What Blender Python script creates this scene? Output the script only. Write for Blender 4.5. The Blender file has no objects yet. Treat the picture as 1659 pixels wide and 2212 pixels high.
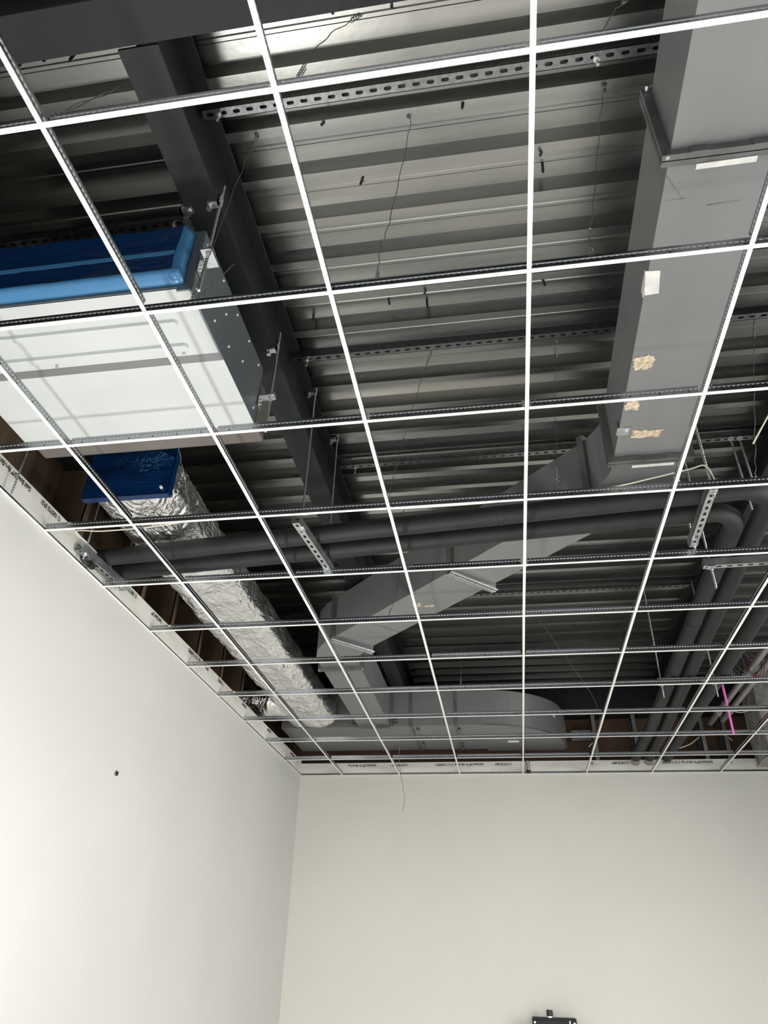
import bpy, bmesh, math, random
from mathutils import Vector, Matrix, noise

# ------------------------------------------------------------------ scene set-up
C = bpy.context.scene
COL = C.collection
U = 0.6096            # one ceiling module (two feet) in metres
ZC = 3.27             # height of the ceiling grid above the floor
INCH = 1 / 24.0       # one inch in modules
random.seed(7)


def P(x, y, h=0.0):
    """module coordinates (x right, y away, h above the grid) -> metres"""
    return Vector((x * U, y * U, ZC + h * U))


FL = -ZC / U          # the floor, in modules below the grid
FPX = 1550.863
CAM = (3.72260608, -1.35641051, -2.89571693)
RIGHT = Vector((0.98774046, 0.15373675, 0.02708877))
DOWN = Vector((-0.06119757, 0.540986, -0.83880213))
FWD = Vector((-0.14360936, 0.82686103, 0.54376207))
cd = bpy.data.cameras.new('camera')
cd.sensor_fit = 'VERTICAL'
cd.sensor_height = 36.0
cd.lens = FPX / 2212 * 36.0
cd.clip_start = 0.02
cam = bpy.data.objects.new('camera', cd)
COL.objects.link(cam)
m = Matrix((RIGHT, -DOWN, -FWD)).transposed().to_4x4()
m.translation = P(*CAM)
cam.matrix_world = m
C.camera = cam

C.view_settings.view_transform = 'Standard'
C.view_settings.look = 'None'
C.view_settings.gamma = 1.0
C.view_settings.exposure = 0.29
C.view_settings.use_curve_mapping = False
C.cycles.use_denoising = True
C.cycles.max_bounces = 10
C.cycles.diffuse_bounces = 6
C.cycles.glossy_bounces = 5
C.cycles.sample_clamp_indirect = 6.0

W = bpy.data.worlds.new('world')
C.world = W
W.use_nodes = True
W.node_tree.nodes['Background'].inputs[0].default_value = (0.75, 0.85, 1.0, 1)
W.node_tree.nodes['Background'].inputs[1].default_value = 1.0


def area(name, loc, direction, sx, sy, power, color, spread=180):
    l = bpy.data.lights.new(name, 'AREA')
    l.shape = 'RECTANGLE'
    l.size, l.size_y, l.energy, l.color = sx, sy, power, color
    l.spread = math.radians(spread)
    o = bpy.data.objects.new(name, l)
    COL.objects.link(o)
    o.location = loc
    o.rotation_euler = Vector(direction).to_track_quat('-Z', 'Z').to_euler()
    return o


RX, RY = 12.4, -5.6    # right and rear wall of the room, in modules
DAY = (1.0, 0.985, 0.955)
# daylight through two added window openings, both out of view
area('added_daylight_right', P(RX + 0.1, 3.4, FL / 2 - 0.5), (-1, 0.0, -0.30), 6.6, 2.0, 300, DAY, 130)
area('added_daylight_rear', P(3.6, RY - 0.1, FL / 2 - 0.1), (0, 1, -0.50), 3.8, 2.2, 145, DAY, 85)
# an added, unseen floor lamp (its housing is built further down)
area('added_lamp_light', P(1.35, 2.05, FL + 0.36), (0.05, 0.08, 1), 0.34, 0.34, 24, (1.0, 0.99, 0.95), 120)


# ------------------------------------------------------------------ materials
def mat(name, color, rough=0.5, metal=0.0, spec=0.5):
    mt = bpy.data.materials.new(name)
    mt.use_nodes = True
    b = mt.node_tree.nodes['Principled BSDF']
    b.inputs['Base Color'].default_value = (*color, 1)
    b.inputs['Roughness'].default_value = rough
    b.inputs['Metallic'].default_value = metal
    b.inputs['Specular IOR Level'].default_value = spec
    return mt


def nd(mt, kind, **kw):
    n = mt.node_tree.nodes.new(kind)
    for k, v in kw.items():
        setattr(n, k, v)
    return n


def lk(mt, a, b):
    mt.node_tree.links.new(a, b)


def coords(mt, scale=(1, 1, 1)):
    t = nd(mt, 'ShaderNodeTexCoord')
    mp = nd(mt, 'ShaderNodeMapping')
    mp.inputs['Scale'].default_value = scale
    lk(mt, t.outputs['Object'], mp.inputs['Vector'])
    return mp.outputs['Vector']


def vary(mt, c1, c2, scale=6, stretch=(1, 1, 1), lo=0.35, hi=0.65, detail=4, rough=None):
    """mottle the base colour (and roughness) with noise"""
    b = mt.node_tree.nodes['Principled BSDF']
    n = nd(mt, 'ShaderNodeTexNoise')
    n.inputs['Scale'].default_value = scale
    n.inputs['Detail'].default_value = detail
    lk(mt, coords(mt, stretch), n.inputs['Vector'])
    r = nd(mt, 'ShaderNodeValToRGB')
    r.color_ramp.elements[0].position, r.color_ramp.elements[1].position = lo, hi
    r.color_ramp.elements[0].color, r.color_ramp.elements[1].color = (*c1, 1), (*c2, 1)
    lk(mt, n.outputs['Fac'], r.inputs['Fac'])
    lk(mt, r.outputs['Color'], b.inputs['Base Color'])
    if rough:
        mr = nd(mt, 'ShaderNodeMapRange')
        mr.inputs['To Min'].default_value, mr.inputs['To Max'].default_value = rough
        lk(mt, n.outputs['Fac'], mr.inputs['Value'])
        lk(mt, mr.outputs['Result'], b.inputs['Roughness'])
    return mt


def bump(mt, scale, strength, dist=0.01, stretch=(1, 1, 1), kind='noise', detail=3):
    b = mt.node_tree.nodes['Principled BSDF']
    if kind == 'noise':
        n = nd(mt, 'ShaderNodeTexNoise')
        n.inputs['Detail'].default_value = detail
        out = n.outputs['Fac']
    else:
        n = nd(mt, 'ShaderNodeTexVoronoi')
        out = n.outputs['Distance']
    n.inputs['Scale'].default_value = scale
    lk(mt, coords(mt, stretch), n.inputs['Vector'])
    bp = nd(mt, 'ShaderNodeBump')
    bp.inputs['Strength'].default_value = strength
    bp.inputs['Distance'].default_value = dist
    lk(mt, out, bp.inputs['Height'])
    lk(mt, bp.outputs['Normal'], b.inputs['Normal'])
    return mt


M = {}
M['wall'] = bump(vary(mat('wall_paint', (.535, .528, .508), .7, 0, .3), (.527, .52, .50), (.543, .536, .516), 1.2), 160, .08, .002)
M['wall_back'] = bump(vary(mat('back_paint_light_tint', (.58, .57, .515), .65, 0, .35), (.57, .56, .505), (.59, .58, .525), 1.2), 160, .08, .002)  # same paint as the left wall, recoloured to mimic the light there
M['gyp'] = vary(mat('gypsum_paper', (.66, .65, .59), .8, 0, .2), (.60, .59, .53), (.72, .71, .66), 3, (1, 1, 3))
M['floor'] = vary(mat('floor_screed', (.78, .77, .74), .6), (.75, .74, .71), (.81, .80, .77), 2)
M['tee_white'] = mat('tee_white_enamel', (.86, .85, .81), .35, 0, .5)
M['trim'] = mat('wall_angle_enamel', (.80, .79, .74), .4, 0, .5)
M['deck'] = bump(vary(mat('galvanised_deck', (.5, .5, .49), .30, 1), (.24, .25, .25), (.38, .375, .35), 2.2, (.25, 3, 3), .3, .7, 5, (.22, .34)), 30, .03, .01)
M['galv'] = bump(vary(mat('galvanised_steel', (.22, .225, .23), .42, 1), (.19, .195, .20), (.27, .275, .28), 55, (1, 1, 1), .3, .7, 2, (.25, .42)), 60, .05, .004)
M['zinc'] = vary(mat('zinc_plate', (.60, .62, .62), .4, 1), (.52, .54, .55), (.70, .72, .72), 40, (1, 1, 1), .3, .7, 2, (.30, .46))
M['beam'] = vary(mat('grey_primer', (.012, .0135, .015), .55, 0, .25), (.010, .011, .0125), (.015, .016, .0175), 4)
M['duct'] = bump(vary(mat('duct_sheet', (.21, .21, .21), .42, .35), (.195, .196, .20), (.225, .226, .228), 1.8, (1, 1, 1), .3, .7, 5, (.36, .5)), 3, .08, .02)
_r = [n for n in M['duct'].node_tree.nodes if n.type == 'VALTORGB'][0].color_ramp     # dull handling smudges
_e = _r.elements.new(.26)
_e.color = (.125, .125, .125, 1)
M['duct_flange'] = vary(mat('duct_flange_steel', (.17, .17, .17), .45, .6), (.13, .13, .13), (.20, .20, .195), 9)
M['glue'] = vary(mat('torn_adhesive', (.52, .42, .30), .8), (.62, .54, .42), (.38, .28, .18), 60)
M['tape'] = vary(mat('pale_tape', (.62, .61, .58), .5), (.56, .55, .52), (.68, .67, .64), 20)
M['paper'] = mat('white_sticker', (.8, .8, .78), .6)
M['pipe'] = bump(vary(mat('pipe_foam_rubber', (.010, .0105, .011), .6, 0, .4), (.008, .0085, .009), (.015, .015, .0155), 5), 120, .12, .003)
M['dark_rubber'] = mat('black_rubber', (.012, .012, .012), .5)
M['unit_white'] = bump(vary(mat('unit_white_steel', (.50, .52, .515), .3, .1), (.485, .505, .50), (.515, .535, .53), 2), 2, .03, .02)
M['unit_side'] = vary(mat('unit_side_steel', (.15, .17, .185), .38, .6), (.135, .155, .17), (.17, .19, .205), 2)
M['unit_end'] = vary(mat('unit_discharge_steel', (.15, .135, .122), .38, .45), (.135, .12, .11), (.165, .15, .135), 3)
M['sheath'] = bump(vary(mat('brown_sheathing', (.085, .045, .026), .75), (.070, .036, .020), (.105, .058, .034), 3, (1, 1, .2)), 30, .1)
M['kraft'] = bump(vary(mat('brown_kraft_facing', (.085, .052, .028), .7), (.060, .036, .020), (.115, .072, .040), 4, (3, 3, .2)), 14, .2)
M['stud'] = vary(mat('steel_stud', (.26, .26, .26), .4, .8), (.21, .21, .21), (.30, .30, .30), 6)
M['ink'] = mat('printed_ink', (.025, .025, .03), .7)
M['pink'] = mat('pink_ribbon', (.95, .20, .62), .5)
M['cable'] = mat('cream_cable', (.72, .68, .54), .5)
M['wire'] = mat('galvanised_wire', (.16, .16, .155), .45, .8)
M['red_wire'] = mat('red_wire', (.12, .015, .02), .5)
M['screw'] = mat('dark_screw', (.02, .02, .02), .45, .4)
M['black_box'] = bump(mat('black_powder_coat', (.012, .012, .014), .6, 0, .3), 300, .1, .001)
M['conduit'] = vary(mat('conduit_steel', (.42, .41, .39), .42, .8), (.36, .35, .33), (.46, .45, .43), 8)
M['fireproof'] = bump(vary(mat('grey_fireproofing', (.26, .25, .23), .95, 0, .1), (.20, .19, .175), (.32, .31, .29), 9), 26, .6, .03)
M['lamp'] = mat('added_lamp_lens', (.9, .9, .85), .4)

# foil: bright, crinkled
M['foil'] = vary(mat('aluminium_foil', (.95, .945, .93), .25, 1), (.93, .92, .90), (.98, .975, .96), 7, (1, 1, 1), .3, .7, 3, (.20, .36))
_m = M['foil']
_c = coords(_m, (1, .6, 1))


def ridge(scale, dist, gain):      # wandering crease lines
    n = nd(_m, 'ShaderNodeTexNoise')
    n.inputs['Scale'].default_value, n.inputs['Detail'].default_value, n.inputs['Distortion'].default_value = scale, 3, dist
    lk(_m, _c, n.inputs['Vector'])
    out = n.outputs['Fac']
    for op, v in (('SUBTRACT', .5), ('ABSOLUTE', None), ('MULTIPLY', gain), ('MINIMUM', 1.0)):
        k_ = nd(_m, 'ShaderNodeMath', operation=op)
        lk(_m, out, k_.inputs[0])
        if v is not None:
            k_.inputs[1].default_value = v
        out = k_.outputs[0]
    return out


_a = nd(_m, 'ShaderNodeMath', operation='MULTIPLY_ADD')
lk(_m, ridge(13, 1.2, 7), _a.inputs[0])
_a.inputs[1].default_value = .35
lk(_m, ridge(5, 2.0, 6), _a.inputs[2])
_bp = nd(_m, 'ShaderNodeBump')
_bp.inputs['Strength'].default_value, _bp.inputs['Distance'].default_value = .38, .03
lk(_m, _a.outputs[0], _bp.inputs['Height'])
lk(_m, _bp.outputs['Normal'], _m.node_tree.nodes['Principled BSDF'].inputs['Normal'])
# blue protective film over dark openings / over the collar
f = mat('blue_film', (.003, .028, .11), .22, 0, .55)
_b = f.node_tree.nodes['Principled BSDF']
_t = nd(f, 'ShaderNodeBsdfTransparent')
_t.inputs[0].default_value = (.08, .22, .45, 1)
_x = nd(f, 'ShaderNodeMixShader')
_x.inputs[0].default_value = .7
lk(f, _t.outputs[0], _x.inputs[1])
lk(f, _b.outputs[0], _x.inputs[2])
lk(f, _x.outputs[0], f.node_tree.nodes['Material Output'].inputs['Surface'])
M['film'] = bump(f, 5, .35, .03, (1, 1, 3))
M['film_fold'] = mat('blue_film_folded', (.045, .17, .34), .3, 0, .5)
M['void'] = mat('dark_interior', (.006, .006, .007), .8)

# tee web: galvanised with a row of stitch marks and punched holes (UV in metres)
w = mat('tee_web_steel', (.42, .44, .46), .28, 1)
_b = w.node_tree.nodes['Principled BSDF']
uv = nd(w, 'ShaderNodeTexCoord')
sp = nd(w, 'ShaderNodeSeparateXYZ')
lk(w, uv.outputs['UV'], sp.inputs[0])


def mth(mt, op, a, b=None, c=None):
    n = nd(mt, 'ShaderNodeMath', operation=op)
    for i, v in enumerate((a, b, c)):
        if v is None:
            continue
        if isinstance(v, (int, float)):
            n.inputs[i].default_value = v
        else:
            lk(mt, v, n.inputs[i])
    return n.outputs[0]


u_, v_ = sp.outputs[0], sp.outputs[1]
dash = mth(w, 'MULTIPLY', mth(w, 'LESS_THAN', mth(w, 'FRACT', mth(w, 'DIVIDE', u_, .0165)), .55),
           mth(w, 'COMPARE', v_, .0235, .0017))
du = mth(w, 'SUBTRACT', mth(w, 'MULTIPLY', mth(w, 'FRACT', mth(w, 'DIVIDE', u_, .1016)), .1016), .05)
dv = mth(w, 'SUBTRACT', v_, .0135)
hole = mth(w, 'LESS_THAN', mth(w, 'SQRT', mth(w, 'ADD', mth(w, 'MULTIPLY', du, du), mth(w, 'MULTIPLY', dv, dv))), .0032)
mx = nd(w, 'ShaderNodeMix', data_type='RGBA')
mx.inputs[6].default_value = (.40, .42, .44, 1)
mx.inputs[7].default_value = (.93, .93, .90, 1)
lk(w, dash, mx.inputs[0])
mx2 = nd(w, 'ShaderNodeMix', data_type='RGBA')
mx2.inputs[7].default_value = (.01, .01, .01, 1)
lk(w, mx.outputs[2], mx2.inputs[6])
lk(w, hole, mx2.inputs[0])
lk(w, mx2.outputs[2], _b.inputs['Base Color'])
mr = nd(w, 'ShaderNodeMapRange')
mr.inputs['To Min'].default_value, mr.inputs['To Max'].default_value = .26, .75
lk(w, dash, mr.inputs['Value'])
lk(w, mr.outputs['Result'], _b.inputs['Roughness'])
bpn = nd(w, 'ShaderNodeBump')
bpn.inputs['Strength'].default_value = .9
bpn.inputs['Distance'].default_value = .002
lk(w, dash, bpn.inputs['Height'])
lk(w, bpn.outputs['Normal'], _b.inputs['Normal'])
M['tee_web'] = w


# ------------------------------------------------------------------ mesh helper (module coordinates)
class MB:
    def __init__(s):
        s.v, s.f, s.uv = [], [], {}

    def add(s, pts, faces, uvs=None):
        n = len(s.v)
        s.v += [P(*p) for p in pts]
        for k, fc in enumerate(faces):
            if uvs and uvs[k]:
                s.uv[len(s.f)] = uvs[k]
            s.f.append([n + i for i in fc])
        return s

    def obox(s, o, a, b, c):
        """box from corner o along vectors a, b, c"""
        o, a, b, c = Vector(o), Vector(a), Vector(b), Vector(c)
        p = [o, o + a, o + a + b, o + b, o + c, o + a + c, o + a + b + c, o + b + c]
        return s.add(p, [(0, 3, 2, 1), (4, 5, 6, 7), (0, 1, 5, 4), (1, 2, 6, 5), (2, 3, 7, 6), (3, 0, 4, 7)])

    def box(s, x0, x1, y0, y1, z0, z1):
        return s.obox((x0, y0, z0), (x1 - x0, 0, 0), (0, y1 - y0, 0), (0, 0, z1 - z0))

    def loft(s, rings, cap=True, closed=True):
        n = len(rings[0])
        pts = [p for r in rings for p in r]
        fc = []
        for k in range(len(rings) - 1):
            for i in range(n if closed else n - 1):
                j = (i + 1) % n
                fc.append((k * n + i, k * n + j, (k + 1) * n + j, (k + 1) * n + i))
        if cap:
            fc.append(tuple(range(n))[::-1])
            fc.append(tuple((len(rings) - 1) * n + i for i in range(n)))
        return s.add(pts, fc)

    def prism(s, poly, z0, z1):
        return s.loft([[(x, y, z0) for x, y in poly], [(x, y, z1) for x, y in poly]])

    def tube(s, path, r, seg=10, cap=True):
        path = [Vector(p) for p in path]
        rings = []
        up = Vector((0.13, 0.21, 0.97)).normalized()
        n = None
        for i, p in enumerate(path):
            d = (path[min(i + 1, len(path) - 1)] - path[max(i - 1, 0)]).normalized()
            if n is None:
                n = d.cross(up)
                if n.length < .05:
                    n = d.cross(Vector((1, 0, 0)))
            else:
                n = n - d * n.dot(d)
            n.normalize()
            b = d.cross(n)
            rr = r[i] if isinstance(r, (list, tuple)) else r
            rings.append([p + (n * math.cos(t) + b * math.sin(t)) * rr for t in [2 * math.pi * k / seg for k in range(seg)]])
        return s.loft(rings, cap)

    def build(s, name, mt, parent=None, smooth=False, origin=None, bevel=0):
        me = bpy.data.meshes.new(name)
        if origin is None:
            origin = parent.location.copy() if parent else None
            if parent and parent.parent:
                origin = root_of(parent).location.copy()
        if origin is None:
            lo = [min(v[i] for v in s.v) for i in range(3)]
            hi = [max(v[i] for v in s.v) for i in range(3)]
            origin = Vector(((lo[0] + hi[0]) / 2, (lo[1] + hi[1]) / 2, lo[2]))
        me.from_pydata([v - origin for v in s.v], [], s.f)
        if s.uv:
            ul = me.uv_layers.new(name='uv')
            for i, pl in enumerate(me.polygons):
                if i in s.uv:
                    for k, li in enumerate(pl.loop_indices):
                        ul.data[li].uv = s.uv[i][k]
        bm = bmesh.new()
        bm.from_mesh(me)
        bmesh.ops.recalc_face_normals(bm, faces=bm.faces)
        bm.to_mesh(me)
        bm.free()
        if smooth:
            for pl in me.polygons:
                pl.use_smooth = True
        me.materials.append(M[mt] if isinstance(mt, str) else mt)
        o = bpy.data.objects.new(name, me)
        COL.objects.link(o)
        if parent:
            o.parent = parent
        else:
            o.location = origin
        if smooth == 'auto':
            md = o.modifiers.new('edges', 'EDGE_SPLIT')
            md.split_angle = math.radians(40)
        if bevel:
            md = o.modifiers.new('edges', 'BEVEL')
            md.width = bevel
            md.segments = 2
            md.limit_method = 'ANGLE'
        return o


def root_of(o):
    while o.parent:
        o = o.parent
    return o


def tag(o, label, cat, group=None, kind=None):
    o['label'] = label
    o['category'] = cat
    if group:
        o['group'] = group
    if kind:
        o['kind'] = kind
    return o


def thing(name, loc, label, cat, group=None):
    o = bpy.data.objects.new(name, None)
    o.empty_display_size = .05
    COL.objects.link(o)
    o.location = P(*loc)
    return tag(o, label, cat, group)


def struct(o, label=None):
    o['kind'] = 'structure'
    if label:
        o['label'] = label
    return o


def hexnut(mb, x, y, z0, z1, r):
    mb.prism([(x + r * math.cos(k * math.pi / 3), y + r * math.sin(k * math.pi / 3)) for k in range(6)], z0, z1)


def lerp(a, b, t):
    return a + (b - a) * t


ORD = ['first', 'second', 'third', 'fourth', 'fifth', 'sixth', 'seventh', 'eighth', 'ninth', 'tenth', 'eleventh', 'twelfth']


def slotted_channel(mb, p0, p1, zb, depth=1.625 * INCH, width=1.625 * INCH, pitch=2 * INCH, first=1 * INCH):
    """open-topped strut channel from p0 to p1 (plan points), slots punched through its bottom face at zb"""
    a = Vector((p0[0], p0[1]))
    d = Vector((p1[0], p1[1])) - a
    L = d.length
    d /= L
    n = Vector((-d.y, d.x))
    t = .10 * INCH

    def q(s, c, z):
        v = a + d * s + n * c
        return (v.x, v.y, z)

    def plate(z):
        s0 = 0.0
        k = 0
        sl, sw = .5625 * INCH, .28 * INCH
        while s0 < L - 1e-6:
            s1 = min(s0 + pitch, L)
            cs = (s0 + s1) / 2
            if s1 - s0 > sl * 2.2:
                inner = [q(cs + (sl - sw) * sx + sw * cx, sw * cy, z) for sx, cx, cy in
                         ((1, 1, 0), (1, .5, .87), (0, 0, 1), (-1, -.5, .87), (-1, -1, 0), (-1, -.5, -.87), (0, 0, -1), (1, .5, -.87))]
                h = width / 2
                outer = [q(x, y, z) for x, y in ((s1, 0), (s1, h), (cs, h), (s0, h), (s0, 0), (s0, -h), (cs, -h), (s1, -h))]
                mb.add(inner + outer, [(i, (i + 1) % 8, 8 + (i + 1) % 8, 8 + i) for i in range(8)])
            else:
                h = width / 2
                mb.add([q(s0, -h, z), q(s1, -h, z), q(s1, h, z), q(s0, h, z)], [(0, 1, 2, 3)])
            s0 = s1
    plate(zb)
    plate(zb + t)
    h = width / 2
    for sgn in (-1, 1):
        c0, c1 = sgn * h, sgn * (h - t)
        mb.loft([[q(s, c0, zb), q(s, c1, zb), q(s, c1, zb + depth), q(s, c0, zb + depth)] for s in (0, L)])
        c2 = sgn * (h - .28 * INCH)
        mb.loft([[q(s, c0, zb + depth), q(s, c0, zb + depth - t), q(s, c2, zb + depth - t), q(s, c2, zb + depth)] for s in (0, L)])
    return mb


# ------------------------------------------------------------------ the setting: room shell
LX, BY = .22, 11.2     # room faces of the left and back walls
T = .026               # board thickness
GT = .245              # height of the left board above the grid
wl = MB().box(LX - T, LX, RY, BY, FL, GT).build('wall_left', 'wall')
struct(wl, 'smooth off-white plasterboard wall on the left')
wb = MB()
# the back board, notched by two round sleeves near its top
wb.box(LX, RX, BY, BY + T, FL, .205)
wb = struct(wb.build('wall_back', 'wall_back'), 'smooth plasterboard wall at the end of the room, light tinted into its colour')
# unpainted strips of board above the ceiling line (paper face, a hair proud)
struct(MB().box(LX, LX + .002, -.5, BY, .012, GT).build('unpainted_board', 'gyp', wl, origin=wl.location.copy()))
struct(MB().box(LX, RX, BY - .002, BY, .012, .205).build('unpainted_board', 'gyp', wb, origin=wb.location.copy()))
struct(MB().box(LX - .4, RX + .2, RY - .2, BY + .4, FL - .2, FL).build('floor', 'floor'))


def holed_wall(name, mt, fixed, axis, a0, a1, z0, z1, b0, b1, h0, h1, th):  # unseen walls, each with an added window opening
    mb = MB()
    for p, q, r, s in ((a0, b0, z0, z1), (b1, a1, z0, z1), (b0, b1, z0, h0), (b0, b1, h1, z1)):
        if axis == 'y':
            mb.box(fixed, fixed + th, p, q, r, s)
        else:
            mb.box(p, q, fixed - th, fixed, r, s)
    return struct(mb.build(name, mt))


holed_wall('wall_right', 'wall', RX, 'y', RY, BY + .4, FL, 1.7, -2.2, 9.0, FL / 2 - 2.45, FL / 2 + 1.1, .15)
holed_wall('wall_rear', 'wall', RY, 'x', LX - .4, RX + .15, FL, 1.7, .5, 6.7, FL / 2 - 1.9, FL / 2 + 1.7, .15)

# sheathing and studs behind the boards, seen above the ceiling line
struct(MB().box(-.20, -.17, RY, BY + .5, FL, 1.7).build('wall_left_sheathing', 'kraft'))
struct(MB().box(-.2, RX, BY + .42, BY + .45, FL, 1.7).build('wall_back_sheathing', 'sheath'))


def stud_y(x, label):     # stud standing in the back wall cavity
    mb = MB()
    mb.box(x, x + .075, BY + T + .005, BY + T + .02, FL + .01, .97)
    mb.box(x, x + .012, BY + T + .005, BY + .40, FL + .01, .97)
    mb.box(x, x + .075, BY + .385, BY + .40, FL + .01, .97)
    tag(mb.build('metal_stud', 'stud'), label, 'stud', 'metal studs behind the back wall')


for x, lab in ((5.22, 'grey metal stud in brown back cavity just right of the curved duct end'),
               (5.88, 'grey metal stud in brown back cavity left of the black pipes'),
               (6.95, 'grey metal stud in brown back cavity under the conduit ends'),
               (7.30, 'grey metal stud in brown back cavity beside the fireproofed column')):
    stud_y(x, lab)
NB = (('near', 3.5), ('', 4.75), ('', 5.5), ('', 6.3), ('', 7.1), ('', 7.9))
for k, (_, y) in enumerate(NB):
    mb = MB()
    mb.box(-.16, LX - T - .01, y, y + .012, FL + .01, .97)
    mb.box(LX - T - .025, LX - T - .01, y, y + .075, FL + .01, .97)
    tag(mb.build('metal_stud', 'kraft'), 'brown stud in dark left wall cavity behind the foil duct, %s from the unit' % ORD[k], 'stud', 'studs behind the left wall')
# noggin between studs by the curved duct, with its dark knock-out
mb = MB().box(4.90, 5.22, BY + .25, BY + .27, .60, .75)
mb.box(4.90, 5.22, BY + .18, BY + .25, .74, .755)
nb = tag(mb.build('backing_channel', 'stud'), 'short horizontal steel backing channel between duct elbow and first metal stud', 'channel')
MB().box(5.04, 5.10, BY + .245, BY + .2505, .655, .70).build('knockout', 'void', nb, origin=nb.location.copy())

# steel deck: ribs run across the room, eight-inch pitch
DZ = 1.53
DEP = .125
mb = MB()
prof = []
y = .94 - .3333 * 20
while y < 11.5:
    prof += [(y, DZ), (y + .063, DZ), (y + .080, DZ + DEP), (y + .17, DZ + DEP), (y + .178, DZ + DEP - .006), (y + .198, DZ + DEP - .006),
             (y + .206, DZ + DEP), (y + .3163, DZ + DEP)]
    y += .33333
prof = [p for p in prof if p[0] < 11.62]
xs = [-.25, 1.6, 3.3, 5.0, 6.7, RX + .2]
for i in range(len(prof) - 1):
    (y0, z0), (y1, z1) = prof[i], prof[i + 1]
    mb.add([(-.25, y0, z0), (RX + .2, y0, z0), (RX + .2, y1, z1), (-.25, y1, z1)], [(0, 1, 2, 3)])
struct(mb.build('ceiling', 'deck'), 'ribbed galvanised steel deck over the open ceiling')
struct(MB().box(-.3, RX + .3, RY - .2, 11.7, DZ + DEP + .01, DZ + DEP + .2).build('sky_block_slab', 'fireproof'))  # unseen slab added over the deck to block sky light


def ibeam(axis, c, a0, a1, zb, zt, w=.215, tf=.020, tw=.014):
    h = w / 2
    pr = [(-h, zb), (h, zb), (h, zb + tf), (tw, zb + tf), (tw, zt - tf), (h, zt - tf), (h, zt), (-h, zt), (-h, zt - tf), (-tw, zt - tf), (-tw, zb + tf), (-h, zb + tf)]
    mb = MB()
    if axis == 'y':
        mb.loft([[(c + p, a, z) for p, z in pr] for a in (a0, a1)])
    else:
        mb.loft([[(a, c + p, z) for p, z in pr] for a in (a0, a1)])
    return mb


BZ = .98
BT = DZ - .003
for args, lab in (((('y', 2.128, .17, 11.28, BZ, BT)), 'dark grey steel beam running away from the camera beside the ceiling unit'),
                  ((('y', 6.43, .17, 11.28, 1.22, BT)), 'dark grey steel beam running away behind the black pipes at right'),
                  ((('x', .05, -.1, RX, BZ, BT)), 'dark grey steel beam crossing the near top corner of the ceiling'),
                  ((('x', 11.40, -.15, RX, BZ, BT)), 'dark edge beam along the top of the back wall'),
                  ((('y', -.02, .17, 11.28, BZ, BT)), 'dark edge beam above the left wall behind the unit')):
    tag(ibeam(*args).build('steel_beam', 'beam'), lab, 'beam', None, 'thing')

# wall angles: white toe below, bare steel leg against the board
for nm, toe, leg in (('trim_1', (LX + .003, LX + .026, -.6, BY - .028, .0005, .0025), (LX + .0025, LX + .0045, -.6, BY - .004, .0025, .036)),
                     ('trim_2', (LX + .003, 9.6, BY - .028, BY - .003, .0005, .0025), (LX + .003, 9.6, BY - .0045, BY - .0025, .0025, .036))):
    tr = struct(MB().box(*toe).build(nm, 'trim'))
    struct(MB().box(*leg).build('back_leg', 'galv', tr, origin=tr.location.copy()))

# ------------------------------------------------------------------ suspended grid
YS = [-1, 0, 1, 2.01, 3.0, 3.98, 4.98, 5.98, 7.0, 8.03, 9.08, 10.14]      # rows -1 .. 10
XN = [None, .985, 2.005, 3.0, 3.99, 5.005, 6.01, 7.02, 8.03]
XF = [None, .965, 1.957, 2.98, 4.026, 5.05, 6.08, 7.13, 8.17]


def linex(i, y):
    t = max(0.0, min(1.0, (y - 4.5) / 6.7))
    return lerp(XN[i], XF[i], t)


def tee(name, a, b, web_in, label, group, z=0.0):
    """inverted tee from a to b (plan points): white face, galvanised stem with bulb"""
    a, b = Vector(a), Vector(b)
    d = b - a
    L = d.length
    d /= L
    n = Vector((-d.y, d.x))
    mid = (a + b) / 2
    o = thing(name, (mid.x, mid.y, z), label, 'ceiling tee', group)

    def q(s, c, h):
        v = a + d * s + n * c
        return (v.x, v.y, z + h)
    h = .275 * INCH
    mb = MB()
    mb.loft([[q(s, -h, 0), q(s, h, 0), q(s, h, .0035), q(s, -h, .0035)] for s in (0, L)])
    mb.build('face', 'tee_white', o)
    mb = MB()
    s0, s1 = web_in, L - web_in
    ht, tb, bh = .0625, .0011, .016
    Lm = (s1 - s0) * U
    for sg in (1, -1):
        mb.add([q(s0, sg * tb, .003), q(s1, sg * tb, .003), q(s1 - .006, sg * tb, ht), q(s0 + .006, sg * tb, ht)], [(0, 1, 2, 3)],
               [[(0, 0), (Lm, 0), (Lm, .0363), (0, .0363)]])
    for e, k in ((s0, s0 + .006), (s1, s1 - .006)):
        mb.add([q(e, -tb, .003), q(e, tb, .003), q(k, tb, ht), q(k, -tb, ht)], [(0, 1, 2, 3)])
    bw = .0045
    mb.loft([[q(s, -bw, ht - bh), q(s, bw, ht - bh), q(s, bw, ht), q(s, -bw, ht)] for s in (s0 + .004, s1 - .004)])
    mb.build('stem', 'tee_web', o)
    return o


XR = 8.75
NR = len(YS)
# main runners: every second row, wall to wall
k = 0
mains = [r for r in range(NR) if (r - 1) % 2 == 1]     # rows 1,3,5,7,9 and the one nearest the camera
mains = [0, 2, 4, 6, 8, 10]
for n, r in enumerate(mains):
    y = YS[r]
    tee('main_tee', (LX + .004, y + .012), (XR, y - .012), .012,
        'long white main tee running left to right, %s from the back wall' % ORD[len(mains) - 1 - n], 'main tees of the ceiling grid')


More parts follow.
